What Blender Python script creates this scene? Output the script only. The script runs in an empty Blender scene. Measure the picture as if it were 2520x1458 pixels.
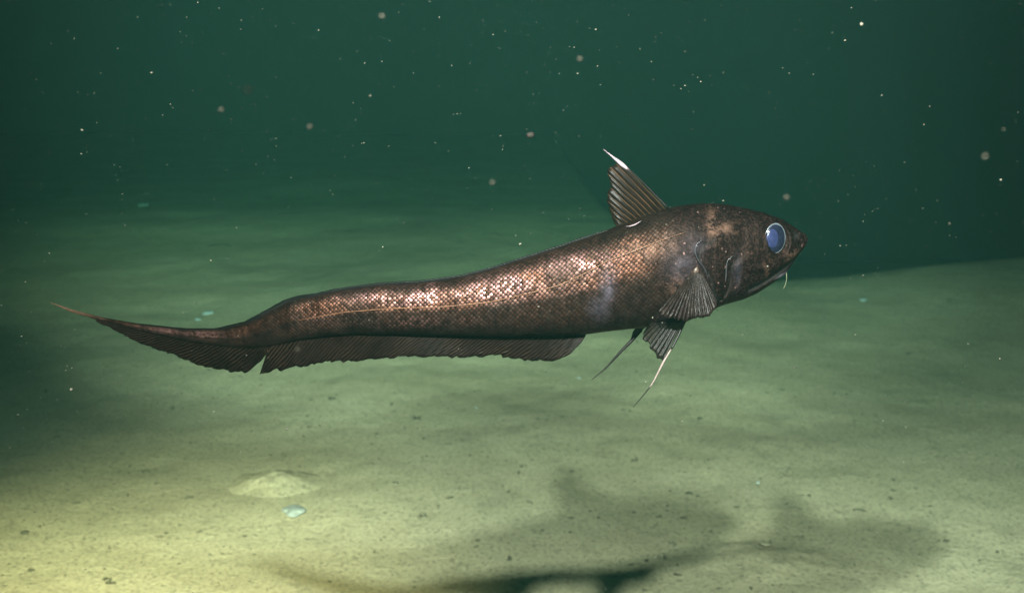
import bpy, bmesh, math, random
import numpy as np
from mathutils import Vector, noise as mnoise

S = bpy.context.scene
COL = S.collection
R = math.radians
random.seed(11)
rng = np.random.default_rng(7)

# ------------------------------------------------------------------ camera
H = 1.60                       # height of the lens above the mud
PITCH = R(9.9)
T = math.tan(R(22.5))          # half of the horizontal field of view
cam_d = bpy.data.cameras.new('camera')
cam = bpy.data.objects.new('camera', cam_d)
COL.objects.link(cam)
cam.location = (0, 0, H)
cam.rotation_euler = (R(90) - PITCH, 0, 0)
cam_d.sensor_width = 36
cam_d.lens = 18 / T
cam_d.clip_start = 0.02
cam_d.clip_end = 500
cam_d.dof.use_dof = True
cam_d.dof.focus_distance = 1.50
cam_d.dof.aperture_fstop = 9.0
S.camera = cam

# ------------------------------------------------------------------ world: faint light left in deep water
W = bpy.data.worlds.new("World")
S.world = W
W.use_nodes = True
bg = W.node_tree.nodes['Background']
bg.inputs['Color'].default_value = (0.08, 0.72, 0.80, 1)
bg.inputs['Strength'].default_value = 0.003

# ------------------------------------------------------------------ the vehicle's floodlights, plus added lamps for far floor and water haze
def flood(name, loc, target, watts, cone, blend, col=(1, .95, .90), radius=0.05):
    d = bpy.data.lights.new(name, 'SPOT')
    d.energy = watts; d.spot_size = R(cone); d.spot_blend = blend
    d.color = col; d.shadow_soft_size = radius
    o = bpy.data.objects.new(name, d); COL.objects.link(o)
    o.location = loc
    v = Vector(target) - Vector(loc)
    o.rotation_euler = v.to_track_quat('-Z', 'Y').to_euler()
    return o

flood('unseen_floodlight', (0.09, -0.10, 2.184), (0.75, 5.0, 0.0), 2000, 58, 0.95, radius=0.026)
flood('unseen_floodlight', (-0.344, -0.10, 2.248), (0.45, 5.0, 0.0), 2000, 66, 0.95, radius=0.026)
flood('unseen_floodlight', (-0.15, -0.20, 2.75), (-1.7, 13.0, 0.0), 9500, 32, 1.0, radius=0.05)  # added beam, brightens the far floor without touching the fish
flood('unseen_floodlight', (0.15, -0.20, 2.75), (1.5, 11.5, 0.0), 6500, 28, 1.0, radius=0.05)  # second added beam for the far floor, towards the right
flood('unseen_floodlight', (-0.9, -0.20, 0.6), (-2.2, 11.0, 1.5), 5500, 22, 1.0, radius=0.05)  # added low lamp, only there to light water haze and far floor
flood('unseen_floodlight', (0.9, -0.20, 0.6), (1.3, 11.0, 1.4), 3500, 22, 1.0, radius=0.05)  # its added partner on the right, also for the water haze
flood('unseen_floodlight', (-1.5, 0.2, 2.1), (-1.35, 2.8, 0.0), 3400, 40, 1.0, (1, .82, .52), radius=0.05)
flood('unseen_floodlight', (-2.3, 0.4, 2.3), (-3.1, 9.0, 1.5), 5500, 26, 1.0, (1, .93, .76), radius=0.05)

S.view_settings.view_transform = 'Standard'
S.view_settings.look = 'None'
S.view_settings.exposure = 0
S.view_settings.gamma = 1
S.cycles.use_denoising = True
S.cycles.max_bounces = 5
S.cycles.diffuse_bounces = 2
S.cycles.glossy_bounces = 2
S.cycles.transmission_bounces = 3
S.cycles.transparent_max_bounces = 6
S.cycles.volume_bounces = 1
S.cycles.caustics_reflective = False
S.cycles.caustics_refractive = False

# ------------------------------------------------------------------ helpers
def tag(o, label=None, cat=None, group=None, kind=None):
    if label: o['label'] = label
    if cat: o['category'] = cat
    if group: o['group'] = group
    if kind: o['kind'] = kind
    return o

def mesh_obj(name, verts, faces, mat, parent=None, origin=(0, 0, 0), smooth=True, uv=None, attrs=None):
    """one mesh object; verts are world points, stored relative to origin"""
    me = bpy.data.meshes.new(name)
    V = np.asarray(verts, float) - np.asarray(origin, float)
    me.from_pydata([tuple(v) for v in V], [], [tuple(f) for f in faces])
    if uv is not None:
        lay = me.uv_layers.new(name='UVMap')
        idx = np.empty(len(me.loops), dtype=np.int32)
        me.loops.foreach_get('vertex_index', idx)
        lay.data.foreach_set('uv', np.asarray(uv, np.float32)[idx].ravel())
    for k, a in (attrs or {}).items():
        at = me.attributes.new(k, 'FLOAT', 'POINT')
        at.data.foreach_set('value', np.asarray(a, np.float32))
    if smooth:
        me.polygons.foreach_set('use_smooth', [True] * len(me.polygons))
    me.materials.append(mat)
    me.update()
    o = bpy.data.objects.new(name, me)
    COL.objects.link(o)
    if parent is None:
        o.location = origin
    else:
        o.parent = parent
    return o

def pix_dir(px, py):
    a = (px - 1260) / 1260 * T
    b = (729 - py) / 1260 * T
    c, s = math.cos(PITCH), math.sin(PITCH)
    return np.array([a, c + b * s, -s + b * c])

def at_depth(px, py, Y):
    d = pix_dir(px, py)
    return np.array([0, 0, H]) + d * (Y / d[1])

def interp(x, xs, ys):
    o = np.argsort(xs)
    return np.interp(x, np.asarray(xs, float)[o], np.asarray(ys, float)[o])

def _h(ix, iy, seed):
    v = np.sin(ix * 127.1 + iy * 311.7 + seed * 74.7) * 43758.5453
    return v - np.floor(v)

def vnoise(x, y, seed=0):
    x = np.asarray(x, float); y = np.asarray(y, float)
    ix = np.floor(x); iy = np.floor(y)
    fx = x - ix; fy = y - iy
    fx = fx * fx * (3 - 2 * fx); fy = fy * fy * (3 - 2 * fy)
    a = _h(ix, iy, seed); b = _h(ix + 1, iy, seed)
    c = _h(ix, iy + 1, seed); d = _h(ix + 1, iy + 1, seed)
    return (a + (b - a) * fx) * (1 - fy) + (c + (d - c) * fx) * fy - 0.5

def sstep(a, b, x):
    t = np.clip((np.asarray(x, float) - a) / (b - a), 0, 1)
    return t * t * (3 - 2 * t)

# ------------------------------------------------------------------ node helper
class NT:
    def __init__(self, name):
        self.m = bpy.data.materials.new(name); self.m.use_nodes = True
        self.t = self.m.node_tree; self.n = self.t.nodes
        self.p = self.n['Principled BSDF']; self.out = self.n['Material Output']
    def add(self, typ, **kw):
        o = self.n.new(typ)
        for k, v in kw.items(): setattr(o, k, v)
        return o
    def link(self, a, b): self.t.links.new(a, b)
    def setin(self, sock, v):
        if hasattr(v, 'is_output'): self.link(v, sock)
        else: sock.default_value = v
    def math(self, op, a, b=0.0, c=0.0, clamp=False):
        o = self.add('ShaderNodeMath', operation=op, use_clamp=clamp)
        self.setin(o.inputs[0], a); self.setin(o.inputs[1], b); self.setin(o.inputs[2], c)
        return o.outputs[0]
    def mix(self, f, a, b):
        o = self.add('ShaderNodeMix', data_type='RGBA')
        self.setin(o.inputs[0], f); self.setin(o.inputs[6], a); self.setin(o.inputs[7], b)
        return o.outputs[2]
    def ramp(self, v, lo, hi, a=0.0, b=1.0):
        o = self.add('ShaderNodeMapRange', interpolation_type='SMOOTHSTEP')
        self.setin(o.inputs[0], v)
        o.inputs[1].default_value = lo; o.inputs[2].default_value = hi
        o.inputs[3].default_value = a; o.inputs[4].default_value = b
        return o.outputs[0]
    def noise(self, vec, scale, detail=3.0, rough=0.55, dim='3D'):
        o = self.add('ShaderNodeTexNoise', noise_dimensions=dim)
        if vec is not None: self.link(vec, o.inputs['Vector'])
        o.inputs['Scale'].default_value = scale
        o.inputs['Detail'].default_value = detail
        o.inputs['Roughness'].default_value = rough
        return o.outputs['Fac']
    def attr(self, name):
        o = self.add('ShaderNodeAttribute', attribute_name=name)
        return o.outputs['Fac']
    def bump(self, h, strength, dist, normal=None):
        o = self.add('ShaderNodeBump')
        o.inputs['Strength'].default_value = strength
        o.inputs['Distance'].default_value = dist
        self.link(h, o.inputs['Height'])
        if normal is not None: self.link(normal, o.inputs['Normal'])
        return o.outputs['Normal']
    def geo(self, what='Position'):
        return self.add('ShaderNodeNewGeometry').outputs[what]

def C(r, g, b): return (r, g, b, 1)

def plain(name, col, rough=0.7, var=0.35, scale=60, spec=0.1, metal=0.0, bump=0.0, trans=0.0):
    k = NT(name)
    nz = k.noise(k.add('ShaderNodeTexCoord').outputs['Object'], scale, 4)
    lo = tuple(c * (1 - var) for c in col); hi = tuple(min(1, c * (1 + var)) for c in col)
    k.link(k.mix(k.ramp(nz, .3, .7), C(*lo), C(*hi)), k.p.inputs['Base Color'])
    k.p.inputs['Roughness'].default_value = rough
    k.p.inputs['Specular IOR Level'].default_value = spec
    k.p.inputs['Metallic'].default_value = metal
    if bump: k.link(k.bump(nz, bump, .004), k.p.inputs['Normal'])
    return k.m

# ------------------------------------------------------------------ seabed
def mud_material():
    k = NT('mud')
    pos = k.geo('Position')
    big = k.noise(pos, 0.9, 4, .55)
    mid = k.noise(pos, 7.0, 5, .6)
    fine = k.noise(pos, 55.0, 5, .65)
    st = k.add('ShaderNodeMapping'); st.inputs['Scale'].default_value = (9, 20, 14)
    st.inputs['Rotation'].default_value = (0, 0, R(14))
    k.link(pos, st.inputs['Vector'])
    streak = k.noise(st.outputs[0], 1.0, 5, .65)
    c = k.mix(k.ramp(big, .3, .7), C(.40, .33, .205), C(.50, .42, .27))
    c = k.mix(k.math('MULTIPLY', k.ramp(mid, .5, .78), .38), c, C(.22, .20, .13))
    c = k.mix(k.math('MULTIPLY', k.ramp(streak, .54, .72), .30), c, C(.23, .21, .14))
    c = k.mix(k.math('MULTIPLY', k.ramp(fine, .54, .68), .55), c, C(.15, .135, .09))
    c = k.mix(k.math('MULTIPLY', k.ramp(fine, .42, .28), .30), c, C(.60, .54, .36))
    k.link(c, k.p.inputs['Base Color'])
    k.p.inputs['Roughness'].default_value = 1.0
    k.p.inputs['Specular IOR Level'].default_value = 0.05
    grit = k.noise(pos, 75.0, 4, .7)
    c = k.mix(k.math('MULTIPLY', k.ramp(grit, .55, .63), .75), c, C(.13, .115, .08))
    c = k.mix(k.math('MULTIPLY', k.ramp(grit, .42, .34), .4), c, C(.66, .58, .38))
    k.link(c, k.p.inputs['Base Color'])
    hsum = k.math('ADD', k.math('MULTIPLY', fine, .55), k.math('ADD', k.math('MULTIPLY', mid, .7), k.math('MULTIPLY', streak, .25)))
    k.link(k.bump(hsum, .65, .02), k.p.inputs['Normal'])
    return k.m
MUD = mud_material()

def ground(x, y):
    x = np.asarray(x, float); y = np.asarray(y, float)
    h = .10 * vnoise(x * .35, y * .35, 1) + .035 * vnoise(x * 1.3 + 3, y * 1.3, 2) + .014 * vnoise(x * 4, y * 4, 3)
    h = h + .008 * vnoise(x * 11, y * 11, 4) + .004 * vnoise(x * 21, y * 21, 5)
    # ridge on the right, the far slope in the middle, ground dropping away behind both
    rx = sstep(1.1, 2.3, x)
    h = h + .27 * sstep(2.0, 4.3, x) * np.exp(-((y - 9.0 - .25 * (x - 3)) / 1.5) ** 2) * (1 - .6 * sstep(4.3, 5.2, x))
    h = h - rx * .10 * np.clip(y - 9.3, 0, 10) ** 1.6
    lx = 1 - rx
    h = h + lx * .07 * np.exp(-((y - 13) / 3.0) ** 2) * (1 - .4 * sstep(-1, -4, x))
    # low swell under the shadow at the right
    return h

def on_ground(px, py):
    d = pix_dir(px, py)
    t = 1.0
    while t < 60:
        p = np.array([0, 0, H]) + d * t
        if p[2] <= float(ground(p[0], p[1])): break
        t += .01
    return np.array([p[0], p[1], float(ground(p[0], p[1]))])

def build_ground():
    nx, ny = 420, 460
    u = np.linspace(-1, 1, nx); xs = 22 * np.sinh(3.4 * u) / math.sinh(3.4)
    v = np.linspace(0, 1, ny); ys = -4 + 42 * (np.exp(2.3 * v) - 1) / (math.exp(2.3) - 1)
    X, Y = np.meshgrid(xs, ys)
    Z = ground(X, Y)
    V = np.stack([X.ravel(), Y.ravel(), Z.ravel()], 1)
    i = np.arange(nx * ny).reshape(ny, nx)
    F = np.stack([i[:-1, :-1], i[:-1, 1:], i[1:, 1:], i[1:, :-1]], -1).reshape(-1, 4)
    o = mesh_obj('seabed', V, F.tolist(), MUD)
    tag(o, kind='structure')
build_ground()

# ------------------------------------------------------------------ the fish: side view traced at its own distance, given its real thickness
FY = 1.47                      # distance of the fish from the lens
PXM = FY * T / 1260 / math.cos(PITCH)   # metres per picture unit at the fish

top_pts = [(1987, 585), (1984, 578), (1978, 573), (1966, 565), (1956, 559), (1925, 539), (1877, 522), (1828, 511), (1780, 502), (1739, 500),
           (1700, 503), (1665, 508), (1640, 514), (1580, 533), (1520, 555), (1495, 567), (1440, 587), (1375, 609), (1302, 633),
           (1218, 660), (1144, 680), (1100, 688), (1037, 696), (945, 701), (876, 710), (822, 718), (790, 726), (762, 732), (736, 736),
           (704, 745), (680, 757), (656, 770), (630, 785), (608, 795), (575, 804), (535, 810), (463, 811), (400, 804), (342, 797), (246, 779), (174, 760), (123, 742.5)]
bot_pts = [(1987, 588), (1985, 598), (1978, 609), (1966, 625), (1953, 642), (1943, 655), (1928, 674), (1903, 693), (1888, 703), (1855, 723), (1824, 736), (1778, 748),
           (1740, 764), (1700, 783), (1680, 793), (1640, 797), (1590, 803), (1540, 808), (1480, 815), (1440, 821), (1380, 826),
           (1254, 827), (1122, 826), (1013, 824), (920, 822), (865, 822), (800, 828), (736, 836), (690, 846), (650, 852), (610, 855), (584, 854), (540, 850), (463, 839),
           (415, 828), (342, 813), (270, 796), (174, 767), (123, 744)]
wid_pts = [(1987, 3), (1975, 15), (1950, 32), (1910, 52), (1860, 68), (1800, 80), (1740, 86), (1650, 88), (1550, 82), (1450, 74), (1250, 58),
           (1050, 43), (900, 32), (780, 23), (650, 15), (450, 8), (300, 4.5), (123, .8)]
dep_pts = [(1987, .010), (1900, .004), (1700, 0), (1300, 0), (1050, .004), (900, .010), (800, .012), (720, .018), (640, .040), (560, .075), (450, .115), (300, .150), (123, .175)]
opercle = [(1745, 582), (1730, 590), (1716, 600), (1711, 618), (1716, 632), (1722, 644), (1734, 658), (1741, 673), (1744, 690), (1750, 708), (1768, 726)]
preoperc = [(1806, 628), (1791, 640), (1788, 660), (1788, 681), (1783, 702), (1775, 716), (1767, 730)]
mouth = [(1968, 622), (1950, 636), (1930, 650), (1905, 667), (1880, 682), (1855, 696), (1835, 705)]
latline = [(1690, 570), (1674, 575), (1640, 587), (1604, 600), (1560, 618), (1495, 642), (1440, 672), (1375, 702), (1302, 721), (1206, 743), (1097, 754), (951, 759), (844, 768), (736, 787), (690, 799)]

def smooth(a, n):
    k = np.hanning(2 * n + 3)[1:-1]; k /= k.sum()
    return np.convolve(np.pad(a, n, mode='edge'), k, mode='valid')

ctr = at_depth(1500, 680, FY)
fish = bpy.data.objects.new('fish', None)
COL.objects.link(fish)
fish.location = ctr
fish.empty_display_size = .05
tag(fish, 'dark brown rattail fish with coppery scales and a big blue eye swimming above the seabed', 'fish')

XS_F = np.arange(123, 1988, 1.0)
TOP_F = smooth(interp(XS_F, *zip(*top_pts)), 9)
BOT_F = smooth(interp(XS_F, *zip(*bot_pts)), 9)
WID_F = smooth(interp(XS_F, *zip(*wid_pts)), 15)
DEP_F = smooth(interp(XS_F, *zip(*dep_pts)), 30)
# keep the snout as traced
sn = XS_F > 1972
TOP_F[sn] = interp(XS_F[sn], *zip(*top_pts)); BOT_F[sn] = interp(XS_F[sn], *zip(*bot_pts))
def dep(px): return float(np.interp(px, XS_F, DEP_F))
def flank(px, py, out=0.0):
    """depth of the near flank of the body at a picture point"""
    t = np.interp(px, XS_F, TOP_F); b = np.interp(px, XS_F, BOT_F); w = np.interp(px, XS_F, WID_F)
    m = (t + b) / 2; hh = max((b - t) / 2, .5)
    q = max(-1, min(1, (m - py) / hh))
    th = math.acos(q)
    return FY + dep(px) - (w * math.sin(th) ** .82 + out) * PXM

def seg_dist(P, poly):
    """distance to a polyline and which side (>0 = right of travel)"""
    best = np.full(len(P), 1e9); side = np.zeros(len(P))
    for a, b in zip(poly[:-1], poly[1:]):
        a = np.array(a, float); b = np.array(b, float); ab = b - a
        t = np.clip(((P - a) @ ab) / (ab @ ab), 0, 1)
        q = a + t[:, None] * ab
        d = np.linalg.norm(P - q, axis=1)
        s = ab[0] * (P[:, 1] - a[1]) - ab[1] * (P[:, 0] - a[0])
        m = d < best
        best[m] = d[m]; side[m] = np.sign(s[m])
    return best, side

def fish_material():
    k = NT('fish_skin')
    uvn = k.add('ShaderNodeUVMap', uv_map='UVMap').outputs[0]
    hx = k.attr('along'); vy = k.attr('updown')
    obj = k.add('ShaderNodeTexCoord').outputs['Object']
    vor = k.add('ShaderNodeTexVoronoi', voronoi_dimensions='2D', feature='F1')
    vor.inputs['Scale'].default_value = 1.0; vor.inputs['Randomness'].default_value = .10
    k.link(uvn, vor.inputs['Vector'])
    d = vor.outputs['Distance']
    sep = k.add('ShaderNodeSeparateColor'); k.link(vor.outputs['Color'], sep.inputs[0])
    r1, r2, r3 = sep.outputs
    patch = k.noise(obj, 22, 3, .5)
    speck = k.noise(obj, 330, 3, .6)
    mott = k.noise(obj, 75, 4, .6)
    head = k.ramp(k.math('ADD', hx, k.math('MULTIPLY', k.math('SUBTRACT', patch, .5), 260)), 1560, 1700)
    tail = k.ramp(hx, 760, 640)
    center = k.ramp(d, .55, .34)
    # pigment: coppery upper flank, brown lower flank, black belly and back
    up = k.math('MULTIPLY', k.ramp(vy, -.12, .16), k.ramp(vy, .93, .66))
    low = k.math('MULTIPLY', k.ramp(vy, -.90, -.40), .20)
    zone = k.math('MAXIMUM', up, low)
    zone = k.math('MULTIPLY', zone, k.ramp(patch, .36, .60, .30, 1.0))
    zone = k.math('MULTIPLY', zone, k.math('SUBTRACT', 1.0, k.math('MULTIPLY', tail, .25)))
    scale_f = k.math('MULTIPLY', center, k.math('MULTIPLY', zone, k.math('SUBTRACT', 1.0, head)))
    dark = k.mix(k.ramp(mott, .35, .7), C(.0006, .0005, .0005), C(.0018, .0013, .0011))
    cop = k.mix(r1, C(.0060, .0023, .0014), C(.021, .0084, .0049))
    c = k.mix(scale_f, dark, cop)
    hc = k.mix(k.ramp(speck, .42, .70), C(.0006, .0003, .0004), C(.0034, .0017, .0015))
    hc = k.mix(k.math('MULTIPLY', k.ramp(mott, .62, .78), .6), hc, C(.014, .008, .0055))
    c = k.mix(k.math('MULTIPLY', head, .9), c, hc)
    # bluish blotches on the flank and gill cover, coppery patches on the nape and cheek, pale tail tip
    blue = k.math('MULTIPLY', k.attr('bloom'), k.ramp(mott, .30, .70, .25, 1.0))
    c = k.mix(k.math('MULTIPLY', blue, .7), c, C(.015, .0135, .018))
    nape = k.math('MULTIPLY', k.attr('copper'), k.ramp(k.math('ADD', mott, k.math('MULTIPLY', speck, .6)), .68, .98))
    c = k.mix(k.math('MULTIPLY', nape, .9), c, C(.036, .020, .014))
    painted_glint = k.math('MULTIPLY', head, k.ramp(k.noise(obj, 210, 2, .5), .67, .74))
    painted_glint = k.math('MULTIPLY', painted_glint, k.ramp(patch, .42, .58))
    c = k.mix(k.math('MULTIPLY', painted_glint, .6), c, C(.050, .030, .027))  # head glints painted as bright specks in the base colour
    c = k.mix(k.ramp(hx, 260, 160), c, C(.024, .014, .009))
    c = k.mix(k.math('MULTIPLY', k.attr('groove'), .9), c, C(.003, .003, .003))
    k.link(c, k.p.inputs['Base Color'])
    k.link(k.math('ADD', k.math('MULTIPLY', scale_f, .75), .05), k.p.inputs['Metallic'])
    sh = k.math('MULTIPLY', k.attr('painted_shine'), k.ramp(r3, .05, .7))
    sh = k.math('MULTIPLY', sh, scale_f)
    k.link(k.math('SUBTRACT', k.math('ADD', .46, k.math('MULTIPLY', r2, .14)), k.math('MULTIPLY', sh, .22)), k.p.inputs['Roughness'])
    c = k.mix(k.math('MULTIPLY', sh, .75), c, C(.085, .044, .042))  # pinkish lamp highlights painted into the scale colour in clusters
    k.link(c, k.p.inputs['Base Color'])
    k.link(k.math('ADD', .022, k.math('MULTIPLY', scale_f, .10)), k.p.inputs['Specular IOR Level'])
    k.p.inputs['Specular Tint'].default_value = C(1, .72, .60)
    # every scale tilts a little its own way
    vm = k.add('ShaderNodeVectorMath', operation='SUBTRACT')
    k.link(vor.outputs['Color'], vm.inputs[0]); vm.inputs[1].default_value = (.5, .5, .5)
    amp = k.math('MULTIPLY', k.math('SUBTRACT', 1.0, head), .22)
    vs = k.add('ShaderNodeVectorMath', operation='SCALE')
    k.link(vm.outputs[0], vs.inputs[0]); k.link(amp, vs.inputs['Scale'])
    va = k.add('ShaderNodeVectorMath', operation='ADD')
    k.link(k.geo('Normal'), va.inputs[0]); k.link(vs.outputs[0], va.inputs[1])
    vn = k.add('ShaderNodeVectorMath', operation='NORMALIZE'); k.link(va.outputs[0], vn.inputs[0])
    dome = k.math('MULTIPLY', k.ramp(d, .62, .05), k.math('SUBTRACT', 1.0, head))
    nb = k.bump(dome, .22, .0016, vn.outputs[0])
    rough_h = k.math('MULTIPLY', k.math('ADD', speck, k.math('MULTIPLY', mott, .8)), head)
    nb = k.bump(rough_h, .55, .0022, nb)
    fm = k.add('ShaderNodeMapping'); fm.inputs['Scale'].default_value = (34, 12, 9)
    k.link(obj, fm.inputs['Vector'])
    fold = k.noise(fm.outputs[0], 1.0, 2, .5)
    nb = k.bump(fold, .6, .012, nb)
    k.link(nb, k.p.inputs['Normal'])
    return k.m
SKIN = fish_material()

def build_body():
    # stations: dense at the snout
    xs = np.concatenate([1987 - np.linspace(0, 1, 24) ** 2 * 40, np.arange(1944, 123, -3.0), [123]])
    n = len(xs); m = 112
    th = np.linspace(0, 2 * math.pi, m, endpoint=False)          # 0 = back, pi/2 = near flank
    top = np.interp(xs, XS_F, TOP_F); bot = np.interp(xs, XS_F, BOT_F)
    wid = np.interp(xs, XS_F, WID_F); dp = np.interp(xs, XS_F, DEP_F)
    mid = (top + bot) / 2; hh = (bot - top) / 2
    PX = np.repeat(xs[:, None], m, 1)
    cs, sn_ = np.cos(th), np.sin(th)
    PY = mid[:, None] - hh[:, None] * cs[None]
    OUT = wid[:, None] * np.sign(sn_)[None] * np.abs(sn_)[None] ** .82
    side = np.sign(sn_)[None] * np.ones((n, 1))
    P2 = np.stack([PX.ravel(), PY.ravel()], 1)
    # gill covers, mouth and nostril in relief on both flanks
    d1, s1 = seg_dist(P2, opercle); d2, s2 = seg_dist(P2, preoperc); d3, s3 = seg_dist(P2, mouth)
    lift = np.zeros(len(P2)); groove = np.zeros(len(P2))
    flatten = np.abs(np.repeat(sn_[None], n, 0).ravel())
    a = np.where(s1 < 0, np.exp(-(d1 / 26) ** 2), -.75 * np.exp(-(d1 / 7) ** 2)) * 6.5 * (d1 < 60)
    lift += a; groove += np.where(s1 > 0, np.exp(-(d1 / 6) ** 2), 0) * .8
    b = np.where(s2 < 0, np.exp(-(d2 / 22) ** 2), -.7 * np.exp(-(d2 / 6) ** 2)) * 5 * (d2 < 50)
    lift += b; groove += np.where(s2 > 0, np.exp(-(d2 / 5) ** 2), 0) * .6
    lift -= 8 * np.exp(-(d3 / 6) ** 2); groove += np.exp(-(d3 / 7) ** 2)
    nd = np.hypot((P2[:, 0] - 1953) / 1.4, P2[:, 1] - 577)
    lift -= 7 * np.exp(-(nd / 7) ** 2); groove += np.exp(-(nd / 7) ** 2)
    ed = np.hypot((P2[:, 0] - 1906.5) / 27, (P2[:, 1] - 586.4) / 36.5)
    lift += 4 * np.exp(-((ed - 1.18) / .16) ** 2) - 9 * sstep(1.1, .8, ed)
    # suborbital ridge running from the snout back under the eye
    d4, s4 = seg_dist(P2, [(1984, 598), (1955, 618), (1920, 640), (1880, 652), (1840, 650)])
    lift += 4.5 * np.exp(-(d4 / 9) ** 2)
    lift *= np.clip(flatten * 1.6, 0, 1)
    # gentle muscle unevenness
    lift += 2.2 * vnoise(P2[:, 0] / 38, P2[:, 1] / 30, 9) * np.clip((P2[:, 0] - 500) / 600, 0, 1)
    OUT = OUT + (side.ravel() * lift).reshape(n, m)
    Yd = FY + dp[:, None] - OUT * PXM
    d = np.stack([(PX - 1260) / 1260 * T, np.full_like(PX, math.cos(PITCH)) + (729 - PY) / 1260 * T * math.sin(PITCH),
                  -math.sin(PITCH) + (729 - PY) / 1260 * T * math.cos(PITCH)], -1)
    # size is fixed on the fish's mid plane so both flanks mirror each other
    Ym = FY + dp[:, None] * np.ones((1, m))
    V = d * (Ym / d[..., 1])[..., None] + np.array([0, 0, H])
    V[..., 1] = Yd
    V = V.reshape(-1, 3)
    i = np.arange(n * m).reshape(n, m)
    j = np.roll(i, -1, 1)
    F = np.stack([i[:-1], j[:-1], j[1:], i[1:]], -1).reshape(-1, 4).tolist()
    F.append(list(i[0])); F.append(list(i[-1][::-1]))
    # scale lattice: arc length along the spine, girth length from the flank's middle
    mx = np.concatenate([[0], np.cumsum(np.hypot(np.diff(xs), np.diff(mid)))])
    pitch = np.interp(xs, [123, 650, 950, 1400, 2000], [5.0, 8.0, 11.2, 12.2, 12.2])
    ulen = np.concatenate([[0], np.cumsum(np.diff(mx) / ((pitch[1:] + pitch[:-1]) / 2))])
    dv = np.hypot(np.diff(np.concatenate([PY, PY[:, :1]], 1), axis=1), np.diff(np.concatenate([OUT, OUT[:, :1]], 1), axis=1))
    g = np.concatenate([np.zeros((n, 1)), np.cumsum(dv, 1)[:, :-1]], 1)
    g = g - g[:, m // 4][:, None]
    vv = g / pitch[:, None]
    U = np.repeat(ulen[:, None], m, 1)
    uv = np.stack([(U + vv).ravel(), (U - vv).ravel()], 1)
    def blob(cx, cy, rx, ry): return np.exp(-((P2[:, 0] - cx) / rx) ** 2 - ((P2[:, 1] - cy) / ry) ** 2)
    bloom = np.clip(blob(1492, 690, 16, 34) + .7 * blob(1470, 745, 22, 26) + .6 * blob(1665, 640, 34, 34) + .5 * blob(1700, 590, 26, 22)
                    + .5 * blob(1800, 655, 10, 34) + .35 * blob(1640, 770, 24, 14), 0, 1)
    painted_shine = np.clip(.9 * blob(905, 722, 60, 14) + blob(1010, 722, 50, 22) + blob(1062, 712, 14, 26) + .8 * blob(1130, 716, 10, 10) + blob(1190, 700, 34, 26)
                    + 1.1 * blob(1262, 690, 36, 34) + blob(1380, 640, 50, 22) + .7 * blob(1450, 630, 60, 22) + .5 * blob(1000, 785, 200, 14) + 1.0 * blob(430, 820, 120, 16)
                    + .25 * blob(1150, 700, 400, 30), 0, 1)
    copper = .6 * np.clip(blob(1745, 545, 14, 30) + .6 * blob(1770, 555, 30, 16) + .55 * blob(1655, 690, 26, 30) + .6 * blob(1945, 625, 30, 14)
                     + .5 * blob(1880, 655, 10, 30) + .5 * blob(1600, 600, 60, 24), 0, 1)
    updown = (np.repeat(cs[None], n, 0)).ravel()
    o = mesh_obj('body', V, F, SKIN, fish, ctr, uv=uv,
                 attrs={'painted_shine': painted_shine, 'bloom': bloom, 'copper': copper, 'along': PX.ravel(), 'updown': updown, 'groove': np.clip(groove, 0, 1) * (flatten > .3)})
    bm = bmesh.new(); bm.from_mesh(o.data); bmesh.ops.recalc_face_normals(bm, faces=bm.faces); bm.to_mesh(o.data); bm.free()
    return o
body = build_body()

# ---- fins
def fin_material(name, base, ray, nrays, wander=.7, gloss=.35, slant=0.0, clear_base=.78):
    k = NT(name)
    uvn = k.add('ShaderNodeUVMap', uv_map='UVMap').outputs[0]
    sx = k.add('ShaderNodeSeparateXYZ'); k.link(uvn, sx.inputs[0])
    obj = k.add('ShaderNodeTexCoord').outputs['Object']
    wob = k.noise(obj, 42, 4, .6)
    ph = k.math('ADD', k.math('MULTIPLY', k.math('SUBTRACT', sx.outputs[0], k.math('MULTIPLY', sx.outputs[1], slant)), nrays), k.math('MULTIPLY', wob, wander))
    tri = k.math('ABSOLUTE', k.math('SUBTRACT', k.math('FRACT', ph), .5))
    rr = k.ramp(tri, .20, .03)
    dirt = k.noise(obj, 140, 4, .6)
    c = k.mix(k.ramp(dirt, .3, .7), C(*[x * .55 for x in base]), C(*[x * 1.4 for x in base]))
    patch = k.ramp(k.noise(obj, 28, 3, .5), .35, .65, .25, 1.0)
    c = k.mix(k.math('MULTIPLY', rr, patch), c, C(*ray))
    k.link(c, k.p.inputs['Base Color'])
    k.p.inputs['Roughness'].default_value = gloss
    k.link(k.math('ADD', clear_base, k.math('MULTIPLY', rr, .2)), k.p.inputs['Alpha'])
    k.p.inputs['Specular IOR Level'].default_value = .022
    k.link(k.bump(k.math('ADD', rr, k.math('MULTIPLY', dirt, .5)), .6, .0012), k.p.inputs['Normal'])
    return k.m

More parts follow.
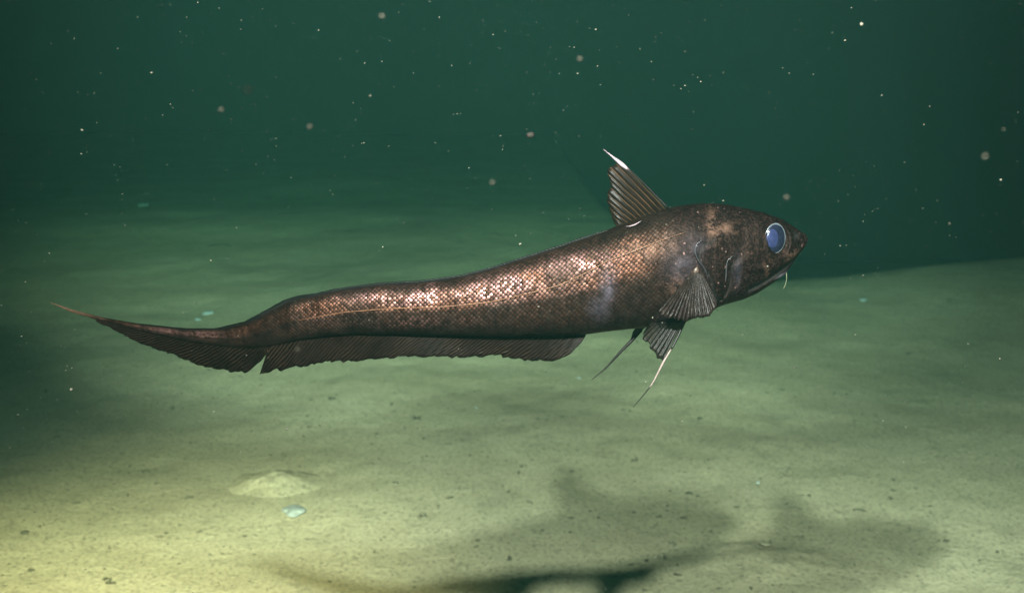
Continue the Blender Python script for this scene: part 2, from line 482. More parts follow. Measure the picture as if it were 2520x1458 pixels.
def fin(name, base, outer, mat, depth, parent=fish, ns=160, nt=10, jag=2.0, thick=.0008, seed=3, wave=.0, nr=30, lean=None, smooth_outer=True):
    """membrane between a base line and an outer line; depth(px,py,s,t) gives the distance"""
    def resample(pl, s):
        pl = np.asarray(pl, float)
        if len(base) == len(outer):
            q = np.linspace(0, 1, len(pl))
        else:
            L = np.concatenate([[0], np.cumsum(np.hypot(*np.diff(pl, axis=0).T))]); q = L / L[-1]
        return np.stack([np.interp(s, q, pl[:, 0]), np.interp(s, q, pl[:, 1])], 1)
    s = np.linspace(0, 1, ns)
    B = resample(base, s); O = resample(outer, s)
    nz = vnoise(s * ns / 5, np.zeros(ns), seed) * 2 * jag + vnoise(s * ns / 1.7, np.ones(ns), seed + 1) * jag
    dirv = O - B; L = np.linalg.norm(dirv, axis=1)[:, None] + 1e-6
    O = O + dirv / L * nz[:, None] * np.clip(L / 30, 0, 1)
    V = []; UV = []
    for i in range(ns):
        for j in range(nt):
            t = j / (nt - 1)
            p = B[i] * (1 - t) + O[i] * t
            Y = depth(p[0], p[1], s[i], t) + wave * math.sin(s[i] * nr * 6.283) * t
            V.append(at_depth(p[0], p[1], Y)); UV.append((s[i], t))
    V = np.array(V)
    N = len(V)
    th = np.array([thick * (1 - .75 * (j / (nt - 1))) for _ in range(ns) for j in range(nt)])
    Vf = V.copy(); Vf[:, 1] -= th / 2
    Vb = V.copy(); Vb[:, 1] += th / 2
    V2 = np.concatenate([Vf, Vb])
    F = []
    for i in range(ns - 1):
        for j in range(nt - 1):
            a = i * nt + j; b = a + nt
            F.append((a, b, b + 1, a + 1)); F.append((N + a, N + a + 1, N + b + 1, N + b))
        a = i * nt + nt - 1; b = a + nt
        F.append((a, b, N + b, N + a))
        a = i * nt; b = a + nt
        F.append((a, N + a, N + b, b))
    for j in range(nt - 1):
        a = j; F.append((a, a + 1, N + a + 1, N + a))
        a = (ns - 1) * nt + j; F.append((a + 1, a, N + a, N + a + 1))
    return mesh_obj(name, V2, F, mat, parent, ctr, uv=UV + UV)

def tube(name, pts, radii, mat, parent=fish, seg=8, flat=1.0, origin=None):
    """tapered tube through world points"""
    pts = [Vector(p) for p in pts]; V = []; F = []
    n = len(pts)
    for i, p in enumerate(pts):
        t = (pts[min(i + 1, n - 1)] - pts[max(i - 1, 0)]).normalized()
        a = t.cross(Vector((0, 1, 0)));
        if a.length < 1e-4: a = t.cross(Vector((1, 0, 0)))
        a.normalize(); b = t.cross(a).normalized()
        for k in range(seg):
            an = 2 * math.pi * k / seg
            V.append(p + a * math.cos(an) * radii[i] + b * math.sin(an) * radii[i] * flat)
    for i in range(n - 1):
        for k in range(seg):
            F.append((i * seg + k, i * seg + (k + 1) % seg, (i + 1) * seg + (k + 1) % seg, (i + 1) * seg + k))
    F.append(list(range(seg))[::-1]); F.append([(n - 1) * seg + k for k in range(seg)])
    return mesh_obj(name, V, F, mat, parent, ctr if origin is None else origin)

def dense(pl, n):
    pl = np.asarray(pl, float)
    L = np.concatenate([[0], np.cumsum(np.hypot(*np.diff(pl, axis=0).T))])
    s = np.linspace(0, L[-1], n)
    a = np.stack([np.interp(s, L, pl[:, 0]), np.interp(s, L, pl[:, 1])], 1)
    if n > 12:
        a[:, 0] = np.concatenate([[a[0, 0]], smooth(a[:, 0], 2)[1:-1], [a[-1, 0]]])
        a[:, 1] = np.concatenate([[a[0, 1]], smooth(a[:, 1], 2)[1:-1], [a[-1, 1]]])
    return a

M_DORSAL = fin_material('dorsal_fin_membrane', (.0016, .0009, .0007), (.0105, .0058, .0030), 11)
M_ANAL = fin_material('anal_fin_membrane', (.0011, .0007, .0006), (.0060, .0034, .0022), 105, 1.4, slant=.035, clear_base=.93)
M_PECT = fin_material('pectoral_fin_membrane', (.0024, .0015, .0013), (.0044, .0029, .0026), 17, 1.0, gloss=.3)
M_PELV = fin_material('pelvic_fin_membrane', (.0012, .001, .001), (.0048, .0036, .0022), 9)
M_FRINGE = fin_material('back_fringe_membrane', (.001, .0009, .001), (.002, .0018, .002), 150)
M_WHITE = plain('white_ray_and_highlight', (.055, .042, .047), .45, .12, 200, .03)
M_PALE = plain('pale_blue_lit_edge', (.0075, .0075, .0085), .30, .35, 120, .15)  # pale rim skin, also paints the light caught along gill plate edges
M_LINE = plain('lateral_line_skin', (.030, .013, .006), .4, .35, 150, .1)
M_BLACK = plain('black_skin', (.001, .001, .001), .45, .4, 90, .05)
M_FIL = plain('filament_skin', (.0018, .0016, .0015), .4, .4, 90, .05)
M_FILP = plain('pale_filament_skin', (.040, .031, .028), .4, .25, 150, .05)

mid_plane = lambda px, py, s, t: FY + dep(px)

dorsal_base = [(1645, 520), (1520, 566)]
dorsal_outer = [(1537, 407), (1527, 403), (1515, 404), (1500, 412), (1496, 421), (1498, 436), (1502, 447), (1503, 462), (1496, 472), (1495, 494), (1498, 510), (1502, 522), (1506, 538), (1512, 550), (1518, 556)]
dfin = fin('dorsal_fin', dorsal_base, dorsal_outer, M_DORSAL, lambda px, py, s, t: FY - .006 * math.sin(t * 2.4) + .012 * s * t, ns=90, nt=14, jag=1.8, thick=.0014, wave=.0006, nr=11)
# white leading spine above the fin, and a highlight modelled as a white streak at its foot
sp = dense([(1551, 424), (1536, 409), (1522, 397), (1508, 386), (1497, 377), (1485, 367)], 14)
tube('spine_tip', [at_depth(x, y, FY - .004) for x, y in sp], [.0004, .0012, .0020, .0024, .0025, .0023, .0020, .0016, .0013, .0010, .0007, .0005, .0003, .0002], M_WHITE, dfin, flat=.25)
lead = dense([(1646, 514), (1616, 484), (1587, 453), (1553, 421), (1540, 410)], 14)
tube('leading_ray', [at_depth(x, y, FY - .002) for x, y in lead], np.linspace(.0016, .0009, 14), M_FIL, dfin)
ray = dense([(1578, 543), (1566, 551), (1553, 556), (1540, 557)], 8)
tube('highlight_streak', [at_depth(x, y, flank(x, y, 3) - .002) for x, y in ray], [.0002, .0004, .0006, .0008, .0007, .0005, .0003, .0002], M_WHITE, dfin, flat=.5)

# low second dorsal fringe along the back
fb = [(1500, 568), (1440, 590), (1375, 612), (1302, 636), (1218, 663), (1144, 683), (1037, 699), (945, 704), (876, 713), (822, 722), (790, 730), (736, 740), (704, 749), (656, 774), (608, 799), (535, 814), (463, 815), (342, 799), (246, 781)]
fo = [(1494, 565), (1434, 583), (1370, 605), (1297, 628), (1213, 655), (1138, 675), (1031, 690), (938, 694), (870, 703), (816, 711), (781, 720), (730, 727), (697, 738), (650, 764), (602, 790), (530, 807), (457, 807), (338, 795), (243, 779)]
fin('second_dorsal_fin', fb, fo, M_FRINGE, mid_plane, ns=420, nt=4, jag=.9, thick=.0010)

pairs = [((1447, 821), (1432, 842)), ((1432, 822), (1405, 870)), ((1415, 823), (1377, 884)), ((1390, 824), (1350, 887)), ((1340, 825), (1300, 886)),
         ((1285, 825), (1240, 880)), ((1268, 825), (1226, 872)), ((1245, 824), (1200, 875)), ((1195, 823), (1150, 880)), ((1125, 823), (1080, 877)),
         ((1055, 823), (1010, 877)), ((990, 822), (950, 880)), ((920, 820), (880, 888)), ((850, 821), (810, 890)), ((815, 824), (780, 893)),
         ((775, 829), (742, 903)), ((760, 831), (727, 899)), ((725, 836), (692, 912)), ((712, 838), (680, 908)), ((672, 847), (638, 922)),
         ((662, 849), (655, 872)), ((655, 850), (645, 886)), ((640, 852), (607, 917)), ((600, 855), (560, 912)), ((545, 850), (500, 902)),
         ((500, 844), (460, 887)), ((480, 841), (440, 876)), ((440, 833), (400, 865)), ((395, 822), (360, 850)), ((340, 811), (310, 826)),
         ((295, 801), (270, 806)), ((250, 788), (235, 788))]
ab = [(a[0], a[1] - 7) for a, b in pairs]; ao = [b for a, b in pairs]
qx = [a[0] for a in ab]
# parameter by base distance so that the rays stay evenly spaced
def fin_pairs(name, ab, ao, mat, n, **kw):
    s = np.linspace(ab[0][0], ab[-1][0], n)
    B = [(x, float(interp(x, [p[0] for p in ab], [p[1] for p in ab]))) for x in s]
    O = [(float(interp(x, [p[0] for p in ab], [p[0] for p in ao])), float(interp(x, [p[0] for p in ab], [p[1] for p in ao]))) for x in s]
    return fin(name, B, O, mat, mid_plane if 'depth' not in kw else kw.pop('depth'), ns=n, **kw)
def anal_depth(px, py, s, t):
    return FY + dep(px) + .004 * math.sin(px / 60) * t + .014 * t * math.exp(-((px - 630) / 22) ** 2)
fin_pairs('anal_fin', ab, ao, M_ANAL, 620, depth=anal_depth, nt=9, jag=3.0, thick=.0010, wave=.0004, nr=61)

# pectoral fin, near side and far side
pb = [(1727, 668), (1712, 664), (1697, 678)]
po = [(1765, 742), (1766, 752), (1757, 765), (1746, 774), (1730, 780), (1716, 783), (1702, 780), (1694, 786), (1683, 791), (1670, 788), (1658, 784), (1644, 783), (1630, 778), (1620, 767), (1626, 757)]
def pect_depth(px, py, s, t):
    w = np.interp(min(px, 1740), XS_F, WID_F)
    return FY - (w + 2) * PXM - .016 * t - .004 * math.sin(s * 9) * t
pf = fin('pectoral_fin', pb, po, M_PECT, pect_depth, ns=110, nt=16, jag=3.2, thick=.0016, wave=.0009, nr=17)
pfm = pf.copy(); pfm.data = pf.data.copy(); COL.objects.link(pfm); pfm.parent = fish
for v in pfm.data.vertices: v.co.y = -v.co.y
pfm.data.flip_normals()
# fleshy root of the pectoral fin
rt = dense([(1716, 652), (1714, 664), (1711, 678), (1706, 694), (1700, 706)], 9)
tube('fin_root', [at_depth(x, y, FY - (86 + 3 * math.sin(i)) * PXM) for i, (x, y) in enumerate(rt)], [.0006, .002, .0038, .0052, .0058, .0054, .0044, .003, .001],
     plain('fin_root_skin', (.010, .006, .004), .4, .5, 160, .08, .2, .4), pf, flat=.5, seg=12)

# pelvic fins: near one spread, far one folded, both with a long first ray
nb_ = [(1684, 786), (1660, 788), (1600, 792)]
no_ = [(1632, 889), (1624, 884), (1616, 880), (1613, 870), (1610, 862), (1599, 856), (1600, 846), (1590, 840), (1582, 834), (1583, 822), (1586, 812), (1593, 803)]
near_d = lambda px, py, s, t: FY - .022 - .012 * t
p1 = fin('pelvic_fin', nb_, no_, M_PELV, near_d, ns=70, nt=12, jag=2.2, thick=.0012, wave=.0008, nr=9)
fl = dense([(1685, 790), (1673, 817), (1660, 845), (1646, 868), (1633, 889), (1620, 915), (1608, 939), (1598, 953), (1588, 966), (1574, 983), (1558, 1001)], 40)
fd = lambda i: FY - .024 - .012 * min(1, i / 18)
tube('first_ray', [at_depth(x, y, fd(i)) for i, (x, y) in enumerate(fl)][:13], np.linspace(.0017, .0013, 13), M_FIL, p1)
tube('filament', [at_depth(x, y, fd(i + 12)) for i, (x, y) in enumerate(fl[12:30])], np.concatenate([np.linspace(.0009, .0014, 6), np.linspace(.0014, .0008, 12)]), M_FILP, p1)
tube('filament_tip', [at_depth(x, y, fd(i + 29)) for i, (x, y) in enumerate(fl[29:])], np.linspace(.0008, .0003, 11), M_FIL, p1)
fb2 = [(1604, 792), (1566, 800)]
fo2 = [(1580, 812), (1569, 823), (1561, 833), (1556, 836), (1553, 833), (1557, 817), (1564, 806)]
far_d = lambda px, py, s, t: FY + .020 + .004 * t
p2 = fin('pelvic_fin', fb2, fo2, M_PELV, far_d, ns=40, nt=8, jag=1.0, thick=.0010)
f2 = dense([(1580, 812), (1569, 823), (1555, 837), (1540, 852), (1521, 872), (1506, 889), (1490, 906), (1473, 920), (1456, 934)], 24)
tube('filament', [at_depth(x, y, FY + .022) for x, y in f2], np.concatenate([np.linspace(.0012, .0022, 6), np.linspace(.0021, .0004, 18)]), M_FIL, p2)

# lateral line, gill cover rims, lip, barbel
def on_flank(pl, n, out): return [at_depth(x, y, flank(x, y, out)) for x, y in dense(pl, n)]
def line_radii(n, a, b): return [a + (b - a) * i / (n - 1) for i in range(n)]
tube('lateral_line', on_flank(latline, 160, .8), [.00015 + .0004 * min(1, 8 * i / 159, 5 * (159 - i) / 159) for i in range(160)], M_LINE, seg=6)
g1 = dense(opercle[1:9], 30); g1r = [.0002 + .0005 * math.sin(math.pi * i / 29) for i in range(30)]
gc = tube('gill_cover_rim', [at_depth(x - 1.5, y, flank(x, y, 8.5)) for x, y in g1], g1r, M_PALE)
g2 = dense(preoperc, 30); g2r = [.0003 + .0005 * math.sin(math.pi * min(1, i / 26)) for i in range(30)]
tube('cheek_plate_rim', [at_depth(x - 1, y, flank(x, y, 7.5)) for x, y in g2], g2r, M_PALE)
M_JAW = plain('lower_jaw_skin', (.0065, .006, .0072), .35, .6, 90, .1, 0, .4)
jw = dense([(1943, 656), (1930, 668), (1915, 677), (1900, 686), (1885, 697)], 12)
tube('lower_jaw', [at_depth(x, y, flank(x, y, 4.0)) for x, y in jw], [.0012, .0024, .0032, .0036, .0038, .0036, .0033, .0030, .0026, .0020, .0014, .0006], M_JAW, flat=.6, seg=10)
bb = dense([(1934, 664), (1936, 680), (1935, 692), (1932, 702), (1928, 710)], 12)
tube('barbel', [at_depth(x, y, FY - .004) for x, y in bb], np.linspace(.0006, .0003, 12), plain('barbel_skin', (.026, .026, .016), .5), seg=6)

# eyes
M_EYE = plain('eyeball_cornea', (.0022, .0027, .0055), .12, .25, 90, .3)
M_LENS = plain('eye_lens', (.0042, .0056, .0150), .3, .25, 120, .08)  # blue eyeshine is put into the lens colour
M_RIM = plain('eye_rim', (.018, .021, .024), .25, .3, 120, .15)
def ellipsoid(name, c, ax, ay, az, mat, parent, tilt=0.0, nu=40, nv=20, turn=0.0):
    V = []; F = []
    for j in range(nv + 1):
        p = math.pi * j / nv
        for i in range(nu):
            a = 2 * math.pi * i / nu
            # pole along the line of sight
            x = ax * math.sin(p) * math.cos(a); z = az * math.sin(p) * math.sin(a); y = -ay * math.cos(p)
            x, z = x * math.cos(tilt) - z * math.sin(tilt), x * math.sin(tilt) + z * math.cos(tilt)
            x, y = x * math.cos(turn) - y * math.sin(turn), x * math.sin(turn) + y * math.cos(turn)
            V.append((c[0] + x, c[1] + y, c[2] + z))
    for j in range(nv):
        for i in range(nu):
            a = j * nu + i; b = j * nu + (i + 1) % nu
            F.append((a, b, b + nu, a + nu))
    return mesh_obj(name, V, F, mat, parent, ctr)
def ring(name, c, ax, az, r, mat, parent, tilt=0.0, turn=0.0, wide=None):
    V = []; F = []; nu, nv = 56, 8
    for i in range(nu):
        a = 2 * math.pi * i / nu
        rr = r * (1 if wide is None else (1 + wide * math.cos(a)))
        for j in range(nv):
            b = 2 * math.pi * j / nv
            k = rr * math.cos(b)
            x = (ax + k) * math.cos(a); z = (az + k) * math.sin(a); y = -rr * math.sin(b) * .8
            x, z = x * math.cos(tilt) - z * math.sin(tilt), x * math.sin(tilt) + z * math.cos(tilt)
            x, y = x * math.cos(turn) - y * math.sin(turn), x * math.sin(turn) + y * math.cos(turn)
            V.append((c[0] + x, c[1] + y, c[2] + z))
    for i in range(nu):
        for j in range(nv):
            F.append((i * nv + j, ((i + 1) % nu) * nv + j, ((i + 1) % nu) * nv + (j + 1) % nv, i * nv + (j + 1) % nv))
    return mesh_obj(name, V, F, mat, parent, ctr)
EX, EY = 1906.5, 586.4
yd = flank(EX, EY, -4)
ec = at_depth(EX, EY, yd)
TURN = R(24)
eye = ellipsoid('eye', ec, 29 * PXM, 11 * PXM, 36 * PXM, M_EYE, fish, tilt=R(4), turn=TURN)
lc = at_depth(EX - 4.5, EY + .5, yd - 10 * PXM)
ellipsoid('pupil', lc, 19.5 * PXM, 5.6 * PXM, 23.5 * PXM, M_LENS, eye, tilt=R(4), turn=TURN)
ring('iris_ring', at_depth(EX + .5, EY, yd - 2.0 * PXM), 28.0 * PXM, 35 * PXM, 2.3 * PXM, M_RIM, eye, tilt=R(4), turn=TURN, wide=.35)
for src in (eye,):
    e2 = src.copy(); e2.data = src.data.copy(); COL.objects.link(e2); e2.parent = fish
    for v in e2.data.vertices: v.co.y = -v.co.y
    e2.data.flip_normals()
    for ch in [c for c in COL.objects if c.parent == src]:
        c2 = ch.copy(); c2.data = ch.data.copy(); COL.objects.link(c2); c2.parent = e2
        for v in c2.data.vertices: v.co.y = -v.co.y
        c2.data.flip_normals()

# ------------------------------------------------------------------ things lying on the mud
def lump_mesh(name, size, seed, mat, sub=3, rough=.35, freq=1.6, notch=0.0):
    """rounded uneven solid, centred on its base"""
    bm = bmesh.new()
    bmesh.ops.create_icosphere(bm, subdivisions=sub, radius=1)
    for v in bm.verts:
        n = mnoise.noise(v.co * freq + Vector((seed * 3.1, seed, 0)))
        k = 1 + rough * n * 1.5
        if notch:
            a = (Vector((v.co.x + .72, v.co.y + .75, 0))).length
            k *= 1 - notch * math.exp(-(a / .45) ** 2)
        v.co = Vector((v.co.x * k * size[0] / 2, v.co.y * k * size[1] / 2, v.co.z * k * size[2] / 2))
    me = bpy.data.meshes.new(name); bm.to_mesh(me); bm.free()
    me.polygons.foreach_set('use_smooth', [True] * len(me.polygons))
    me.materials.append(mat)
    return me

def put(name, me, p, rz, label, cat, group=None, sink=.0):
    o = bpy.data.objects.new(name, me); COL.objects.link(o)
    o.location = (p[0], p[1], p[2] - sink); o.rotation_euler = (0, 0, rz)
    return tag(o, label, cat, group)

def m_per_px(p): return math.sqrt(p[0] ** 2 + p[1] ** 2 + (H - p[2]) ** 2) * T / 1260

M_STONE = plain('pale_stone', (.30, .31, .28), .8, .16, 45, .2, 0, .3)
M_SHELL = plain('pale_shell', (.27, .31, .30), .6, .2, 40, .3, 0, .2)
M_CRUMB = plain('dark_organic_crumb', (.095, .083, .056), .95, .5, 80, .1, 0, .5)

p = on_ground(722, 1264); q = m_per_px(p)
put('pebble', lump_mesh('pebble', (56 * q, 66 * q, 20 * q), 2, M_STONE, 4, .13, 1.5, .42), (p[0], p[1], p[2] + 5 * q), R(-6), 'flat pale blue-white pebble with a notched edge, in front of the low mound', 'pebble')

# the pale mound behind the pebble
def mound(px, py, w, d, h, label, seed):
    p = on_ground(px, py)
    nu, nv = 72, 26
    V = [(p[0], p[1], p[2] + h)]; F = []
    for j in range(1, nv + 1):
        r = j / nv
        for i in range(nu):
            a = 2 * math.pi * i / nu
            rr = r * (1 + .22 * float(vnoise(math.cos(a) * 2 + 5, math.sin(a) * 2 + seed, seed)) + .10 * float(vnoise(math.cos(a) * 5 + 5, math.sin(a) * 5 + seed, seed)))
            x = p[0] + rr * w / 2 * math.cos(a); y = p[1] + rr * d / 2 * math.sin(a)
            bmp = .18 * float(vnoise(x * 22, y * 22, seed)) + .09 * float(vnoise(x * 55, y * 55, seed + 2))
            z = float(ground(x, y)) + h * max(0, 1 - r * r) ** 2.4 * (1 + bmp * 1.3) - .003 - .02 * max(0, r - .8)
            V.append((x, y, z))
    for i in range(nu): F.append((0, 1 + i, 1 + (i + 1) % nu))
    for j in range(nv - 1):
        for i in range(nu):
            a = 1 + j * nu + i; b = 1 + j * nu + (i + 1) % nu
            F.append((a, a + nu, b + nu, b))
    o = mesh_obj('mud_mound', V, F, MUD, None, tuple(p))
    return tag(o, label, 'mound', 'mounds on the seabed')
mound(672, 1192, .46, .40, .055, 'low pale mound of mud behind the blue-white pebble', 3)
mound(1890, 1380, .6, .5, .022, 'low brownish swell of mud lying in the fish shadow', 8)

# shell fragments
for px, py, w, h, lab in [(512, 772, 30, 9, 'pale blue shell fragment on the seabed above the fish tail, larger of two'),
                          (487, 787, 16, 5, 'tiny pale blue shell flake beside the larger fragment above the tail'),
                          (352, 507, 34, 10, 'faint bluish shell patch far away on the seabed at upper left'),
                          (1425, 931, 9, 5, 'tiny pale blue grain beside the dark pelvic filament tip'),
                          (1865, 1188, 9, 6, 'tiny white grain on bare mud below the fish head'),
                          (1172, 1005, 6, 5, 'tiny pale grain on the mud below the middle of the anal fin'),
                          (2125, 740, 20, 8, 'faint pale blue flake on the seabed right of the chin')]:
    p = on_ground(px, py); q = m_per_px(p)
    put('shell_fragment', lump_mesh('shell_fragment', (w * q, w * q * .7, h * q), px, M_SHELL, 2, .3, 1.3), (p[0], p[1], p[2] + h * q * .25), R(px % 60), lab, 'shell', 'pale shell bits on the seabed')

# dark scraps one can point to: (x, y, width, height, kind, label)
def scrap_mesh(w, h, q, seed, kind):
    r = random.Random(seed)
    bm = bmesh.new()
    n = {'crumb': 4, 'twig': 9, 'curl': 9, 'cluster': 6}[kind]
    for i in range(n):
        f = (i / (n - 1) - .5) if n > 1 else 0
        if kind == 'twig': c = Vector((f * w, r.uniform(-.04, .04) * w, 0)); s = (w / n * .95, w * .06, h * .35)
        elif kind == 'curl': c = Vector((f * w, .35 * w * (1 - (2 * f) ** 2), h * .15)); s = (w / n * 1.0, w * .11, h * .35 * (1.1 - abs(f)))
        elif kind == 'cluster': c = Vector((r.uniform(-.5, .5) * w, r.uniform(-.5, .5) * w * 1.3, 0)); s = tuple(r.uniform(.10, .26) * w for _ in range(2)) + (r.uniform(.2, .6) * h,)
        else: c = Vector((r.uniform(-.25, .25) * w, r.uniform(-.25, .25) * w, 0)); s = tuple(r.uniform(.18, .42) * w for _ in range(2)) + (r.uniform(.3, .6) * h,)
        res = bmesh.ops.create_icosphere(bm, subdivisions=2, radius=1)
        an = r.uniform(0, 3)
        for v in res['verts']:
            k = 1 + .6 * mnoise.noise(v.co * 1.8 + Vector((seed, i * 5, 0)))
            x, y = v.co.x * s[0] * k, v.co.y * s[1] * k
            if kind in ('crumb', 'cluster'): x, y = x * math.cos(an) - y * math.sin(an), x * math.sin(an) + y * math.cos(an)
            v.co = c + Vector((x * q, y * q, v.co.z * s[2] * q * k)) if False else Vector(((c.x + x) * q, (c.y + y) * q, (c.z + v.co.z * s[2] * k) * q))
    me = bpy.data.meshes.new('scrap'); bm.to_mesh(me); bm.free()
    me.polygons.foreach_set('use_smooth', [True] * len(me.polygons)); me.materials.append(M_CRUMB)
    return me
SCR = [(2115, 1259, 34, 8, 'curl', 'dark curled scrap just above the head end of the fish shadow'),
       (1560, 1132, 20, 8, 'cluster', 'pair of dark crumbs straight below the white pelvic filament'),
       (1028, 1030, 26, 9, 'cluster', 'dark crumb cluster below the middle of the anal fin'),
       (815, 981, 28, 7, 'crumb', 'dark broad crumb on the mud below the rear of the anal fin'),
       (1044, 1270, 28, 9, 'cluster', 'dark scrap cluster right of the blue-white pebble'),
       (1702, 1218, 34, 10, 'cluster', 'scattered dark crumbs at the back edge of the fish shadow'),
       (2468, 961, 40, 7, 'twig', 'dark slender sliver on the seabed near the right edge'),
       (2340, 740, 26, 6, 'twig', 'faint dark sliver on the right-hand ridge slope'),
       (362, 1158, 50, 4, 'twig', 'thin dark twig on the mud left of the low mound'),
       (590, 1203, 16, 12, 'twig', 'short dark stub leaning on the left flank of the mound'),
       (605, 1166, 22, 4, 'twig', 'fine dark twig at the upper left foot of the mound'),
       (190, 1238, 20, 7, 'twig', 'slim dark sliver on yellowish mud far left of the pebble'),
       (55, 1312, 30, 9, 'crumb', 'dark crumb with a tail near the left edge above the brightest mud'),
       (75, 1405, 22, 10, 'crumb', 'dark round crumb in the lower left corner'),
       (268, 1432, 34, 9, 'cluster', 'dark crumb cluster on the brightest yellow mud at the bottom'),
       (465, 1225, 24, 8, 'cluster', 'grey crumb cluster left of the blue-white pebble'),
       (603, 1322, 14, 8, 'crumb', 'small dark crumb below and left of the blue-white pebble'),
       (385, 1190, 12, 5, 'crumb', 'little crumb below the thin dark twig'),
       (760, 1050, 13, 6, 'crumb', 'small crumb on mud above the mound right of it'),
       (1210, 579, 62, 5, 'curl', 'long dark curved trace on the far seabed above the middle of the back'),
       (540, 605, 60, 5, 'curl', 'blurred dark smudge on the far seabed at left above the tail bend'),
       (1655, 1340, 18, 8, 'cluster', 'dark crumbs inside the left lobe of the fish shadow'),
       (1560, 1262, 12, 5, 'crumb', 'small crumb inside the top of the fish shadow'),
       (1450, 1258, 14, 5, 'crumb', 'small crumb in the shadow left of its hump'),
       (1890, 1415, 24, 6, 'twig', 'dark twig in the shadow at the bottom right of centre'),
       (1535, 1008, 14, 5, 'crumb', 'small brown crumb by the tip of the white filament'),
       (1383, 1026, 16, 7, 'crumb', 'small brown crumb left of and below the dark filament'),
       (1722, 1032, 14, 12, 'cluster', 'upright dark scrap on the mud below the pectoral fin'),
       (2235, 870, 16, 6, 'crumb', 'blurred crumb on the green seabed right of the chin'),
       (2330, 1330, 18, 5, 'crumb', 'small crumb beside the nose of the fish shadow')]
for i, (px, py, w, h, kd, lab) in enumerate(SCR):
    p = on_ground(px, py); q = m_per_px(p)
    put('dark_scrap', scrap_mesh(w * .8, h * .7, q, i + 3, kd), (p[0], p[1], p[2] + .12 * h * q), R((px * 7) % 50 - 20), lab, 'debris', 'dark scraps on the seabed')

# a pale curled track on the swell in the shadow
p = on_ground(1882, 1348); q = m_per_px(p)
tr = [(p[0] + dx * q, p[1] + dy * q, 0) for dx, dy in [(-16, -6), (-12, -16), (-2, -22), (8, -18), (14, -4), (15, 12)]]
tr = [(x, y, float(ground(x, y)) + .020) for x, y, _ in tr]
worm = tube('worm_cast', tr, [.002, .003, .004, .004, .003, .002], plain('pale_mud_cast', (.30, .26, .17), .9, .2, 40, .1, 0, .4), None, origin=tr[2])
tag(worm, 'pale horseshoe-shaped mud cast on the swell inside the fish shadow', 'mud cast')

# uncounted fine litter
def litter():
    V = []; F = []
    base = bmesh.new(); bmesh.ops.create_icosphere(base, subdivisions=1, radius=1)
    bv = np.array([v.co[:] for v in base.verts]); bf = [[v.index for v in f.verts] for f in base.faces]; base.free()
    n = 6500
    ys = 2.7 + 11 * rng.random(n) ** 1.5
    xs = (rng.random(n) * 2 - 1) * (ys * .55 + .4)
    keep = vnoise(xs * 1.1, ys * 1.1, 21) + .5 > rng.random(n) * .8
    for x, y in zip(xs[keep], ys[keep]):
        sz = .0018 + .0058 * rng.random() ** 4
        a = rng.random() * 6.28; st = 1 + 2.0 * rng.random() ** 2
        W_ = bv * (1 + .45 * (rng.random((len(bv), 1)) - .5)) * np.array([sz * st, sz, sz * .6])
        rot = np.array([[math.cos(a), -math.sin(a), 0], [math.sin(a), math.cos(a), 0], [0, 0, 1]])
        W_ = W_ @ rot.T + np.array([x, y, float(ground(x, y)) + sz * .2])
        o = len(V); V.extend(W_.tolist()); F.extend([[i + o for i in f] for f in bf])
    o = mesh_obj('seabed_litter', V, F, M_CRUMB)
    tag(o, 'fine dark litter strewn over the mud', 'litter', kind='stuff')
litter()

# ------------------------------------------------------------------ marine snow
M_SNOW = plain('marine_snow', (.030, .028, .020), .8, .3, 100, .2)
def snow():
    V = []; F = []
    base = bmesh.new(); bmesh.ops.create_icosphere(base, subdivisions=1, radius=1)
    bv = np.array([v.co[:] for v in base.verts]); bf = [[v.index for v in f.verts] for f in base.faces]; base.free()
    for k in range(11000):
        if k < 25: y = .40 + .8 * rng.random()
        else: y = 1.25 + 5.5 * rng.random() ** 1.3
        x = (rng.random() * 2 - 1) * y * .52
        z = H - y * math.tan(PITCH) + (rng.random() * 2 - 1) * y * .33
        if z < float(ground(x, y)) + .03: continue
        if 1.36 < y < 1.75 and x > -.55 and abs(z - (1.36 + .2 * x)) < .15 and rng.random() < .9: continue
        if k < 25: sz = .00015 + .00050 * rng.random() ** 2.5
        else: sz = (.00028 + .0007 * rng.random() ** 7) * (.6 + .4 * y / 1.5)
        st = 1 + .9 * rng.random() ** 2
        W_ = bv * (1 + .5 * (rng.random((len(bv), 1)) - .5)) * np.array([sz * st, sz, sz])
        a = .3 * rng.random()
        rot = np.array([[math.cos(a), 0, -math.sin(a)], [0, 1, 0], [math.sin(a), 0, math.cos(a)]])
        W_ = W_ @ rot.T + np.array([x, y, z])
        o = len(V); V.extend(W_.tolist()); F.extend([[i + o for i in f] for f in bf])
    o = mesh_obj('marine_snow', V, F, M_SNOW)
    tag(o, 'pale specks of marine snow drifting all through the water', 'marine snow', kind='stuff')
snow()

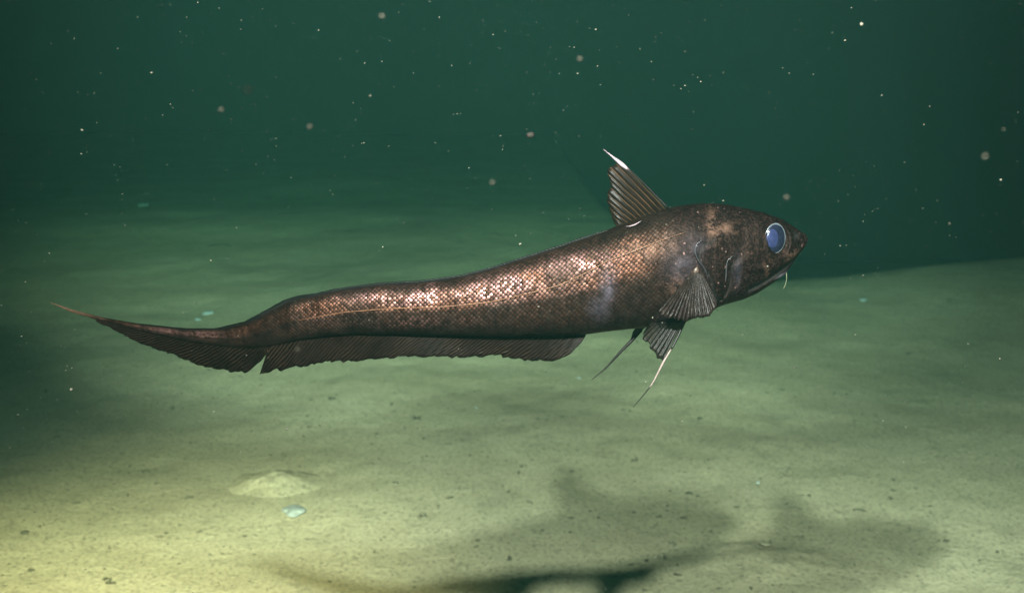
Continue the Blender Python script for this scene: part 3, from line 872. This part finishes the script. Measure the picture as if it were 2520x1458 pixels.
M_DIM = plain('marine_snow_soft', (.0075, .0072, .005), .8, .3, 100, .1)
def flake(px, py, Y, r, label, mat=M_SNOW, name='snow_flake', squash=(1, 1, .8), cat='floating speck', group='larger specks drifting in the water'):
    p = at_depth(px, py, Y)
    me = lump_mesh(name, (2 * r * squash[0], 2 * r * squash[1], 2 * r * squash[2]), px, mat, 2, .35, 1.5)
    put(name, me, p, 0, label, cat, group)
flake(1935, 485, 0.62, 0.00110, 'pale round speck floating just above the fish eye', M_DIM)
flake(1212, 449, 0.62, 0.00110, 'lumpy speck left of and above the dorsal fin tip', M_DIM)
flake(2463, 442, 1.4, .0016, 'bright yellowish speck near the right edge at mid height')
flake(1280, 600, 1.4, .0015, 'bright speck just above the middle of the back')
flake(763, 312, 0.62, 0.00110, 'round pale speck in open water right of the upper left quarter', M_DIM)
flake(545, 270, 0.62, 0.00110, 'soft round speck in open water at upper left', M_DIM)
flake(610, 222, 0.42, 0.00090, 'large soft ghostly disc in open water at upper left', M_DIM)
flake(940, 40, 0.62, 0.00110, 'soft round speck near the top edge left of centre', M_DIM)
flake(1955, 903, 1.9, .0022, 'bright yellow speck drifting below the chin')
flake(202, 320, 1.5, .0016, 'bright speck far left in open water')
flake(175, 957, 1.2, .0016, 'bright speck in the dark patch below the tail tip')
flake(2120, 60, 1.0, .0013, 'small bright speck near the top edge at right')
flake(1427, 145, 0.62, 0.00110, 'round pale speck high above the dorsal fin', M_DIM)
flake(733, 860, 0.62, 0.00110, 'soft round speck hanging in front of the anal fin behind its notch', M_DIM)
M_DARKF = plain('dark_floating_scrap', (.004, .0035, .003), .8, .4, 60, .02)
flake(1305, 332, 1.15, .0040, 'dark blurred scrap floating above the middle of the back', M_DARKF, 'floating_scrap', (1, .8, .62), 'floating scrap', None)

# ------------------------------------------------------------------ the water itself, one even body of haze
def water():
    x0, x1, y0, y1, z0, z1 = -23, 23, -5, 39.5, float(ground(np.linspace(-22, 22, 60)[:, None], np.linspace(-4, 38, 60)[None]).min()) - 1.0, 4.2
    V = [(x, y, z) for z in (z0, z1) for y in (y0, y1) for x in (x0, x1)]
    F = [(0, 2, 3, 1), (4, 5, 7, 6), (0, 1, 5, 4), (2, 6, 7, 3), (0, 4, 6, 2), (1, 3, 7, 5)]
    k = NT('sea_water')
    k.n.remove(k.p)
    v = k.add('ShaderNodeVolumePrincipled')
    v.inputs['Color'].default_value = C(.0122, .040, .033)
    v.inputs['Density'].default_value = .10
    v.inputs['Anisotropy'].default_value = .25
    v.inputs['Absorption Color'].default_value = C(.04, .36, .23)
    k.link(v.outputs[0], k.out.inputs['Volume'])
    o = mesh_obj('haze', V, F, k.m, smooth=False)
    tag(o, 'dim green sea water filling the whole view', 'water', kind='stuff')
water()
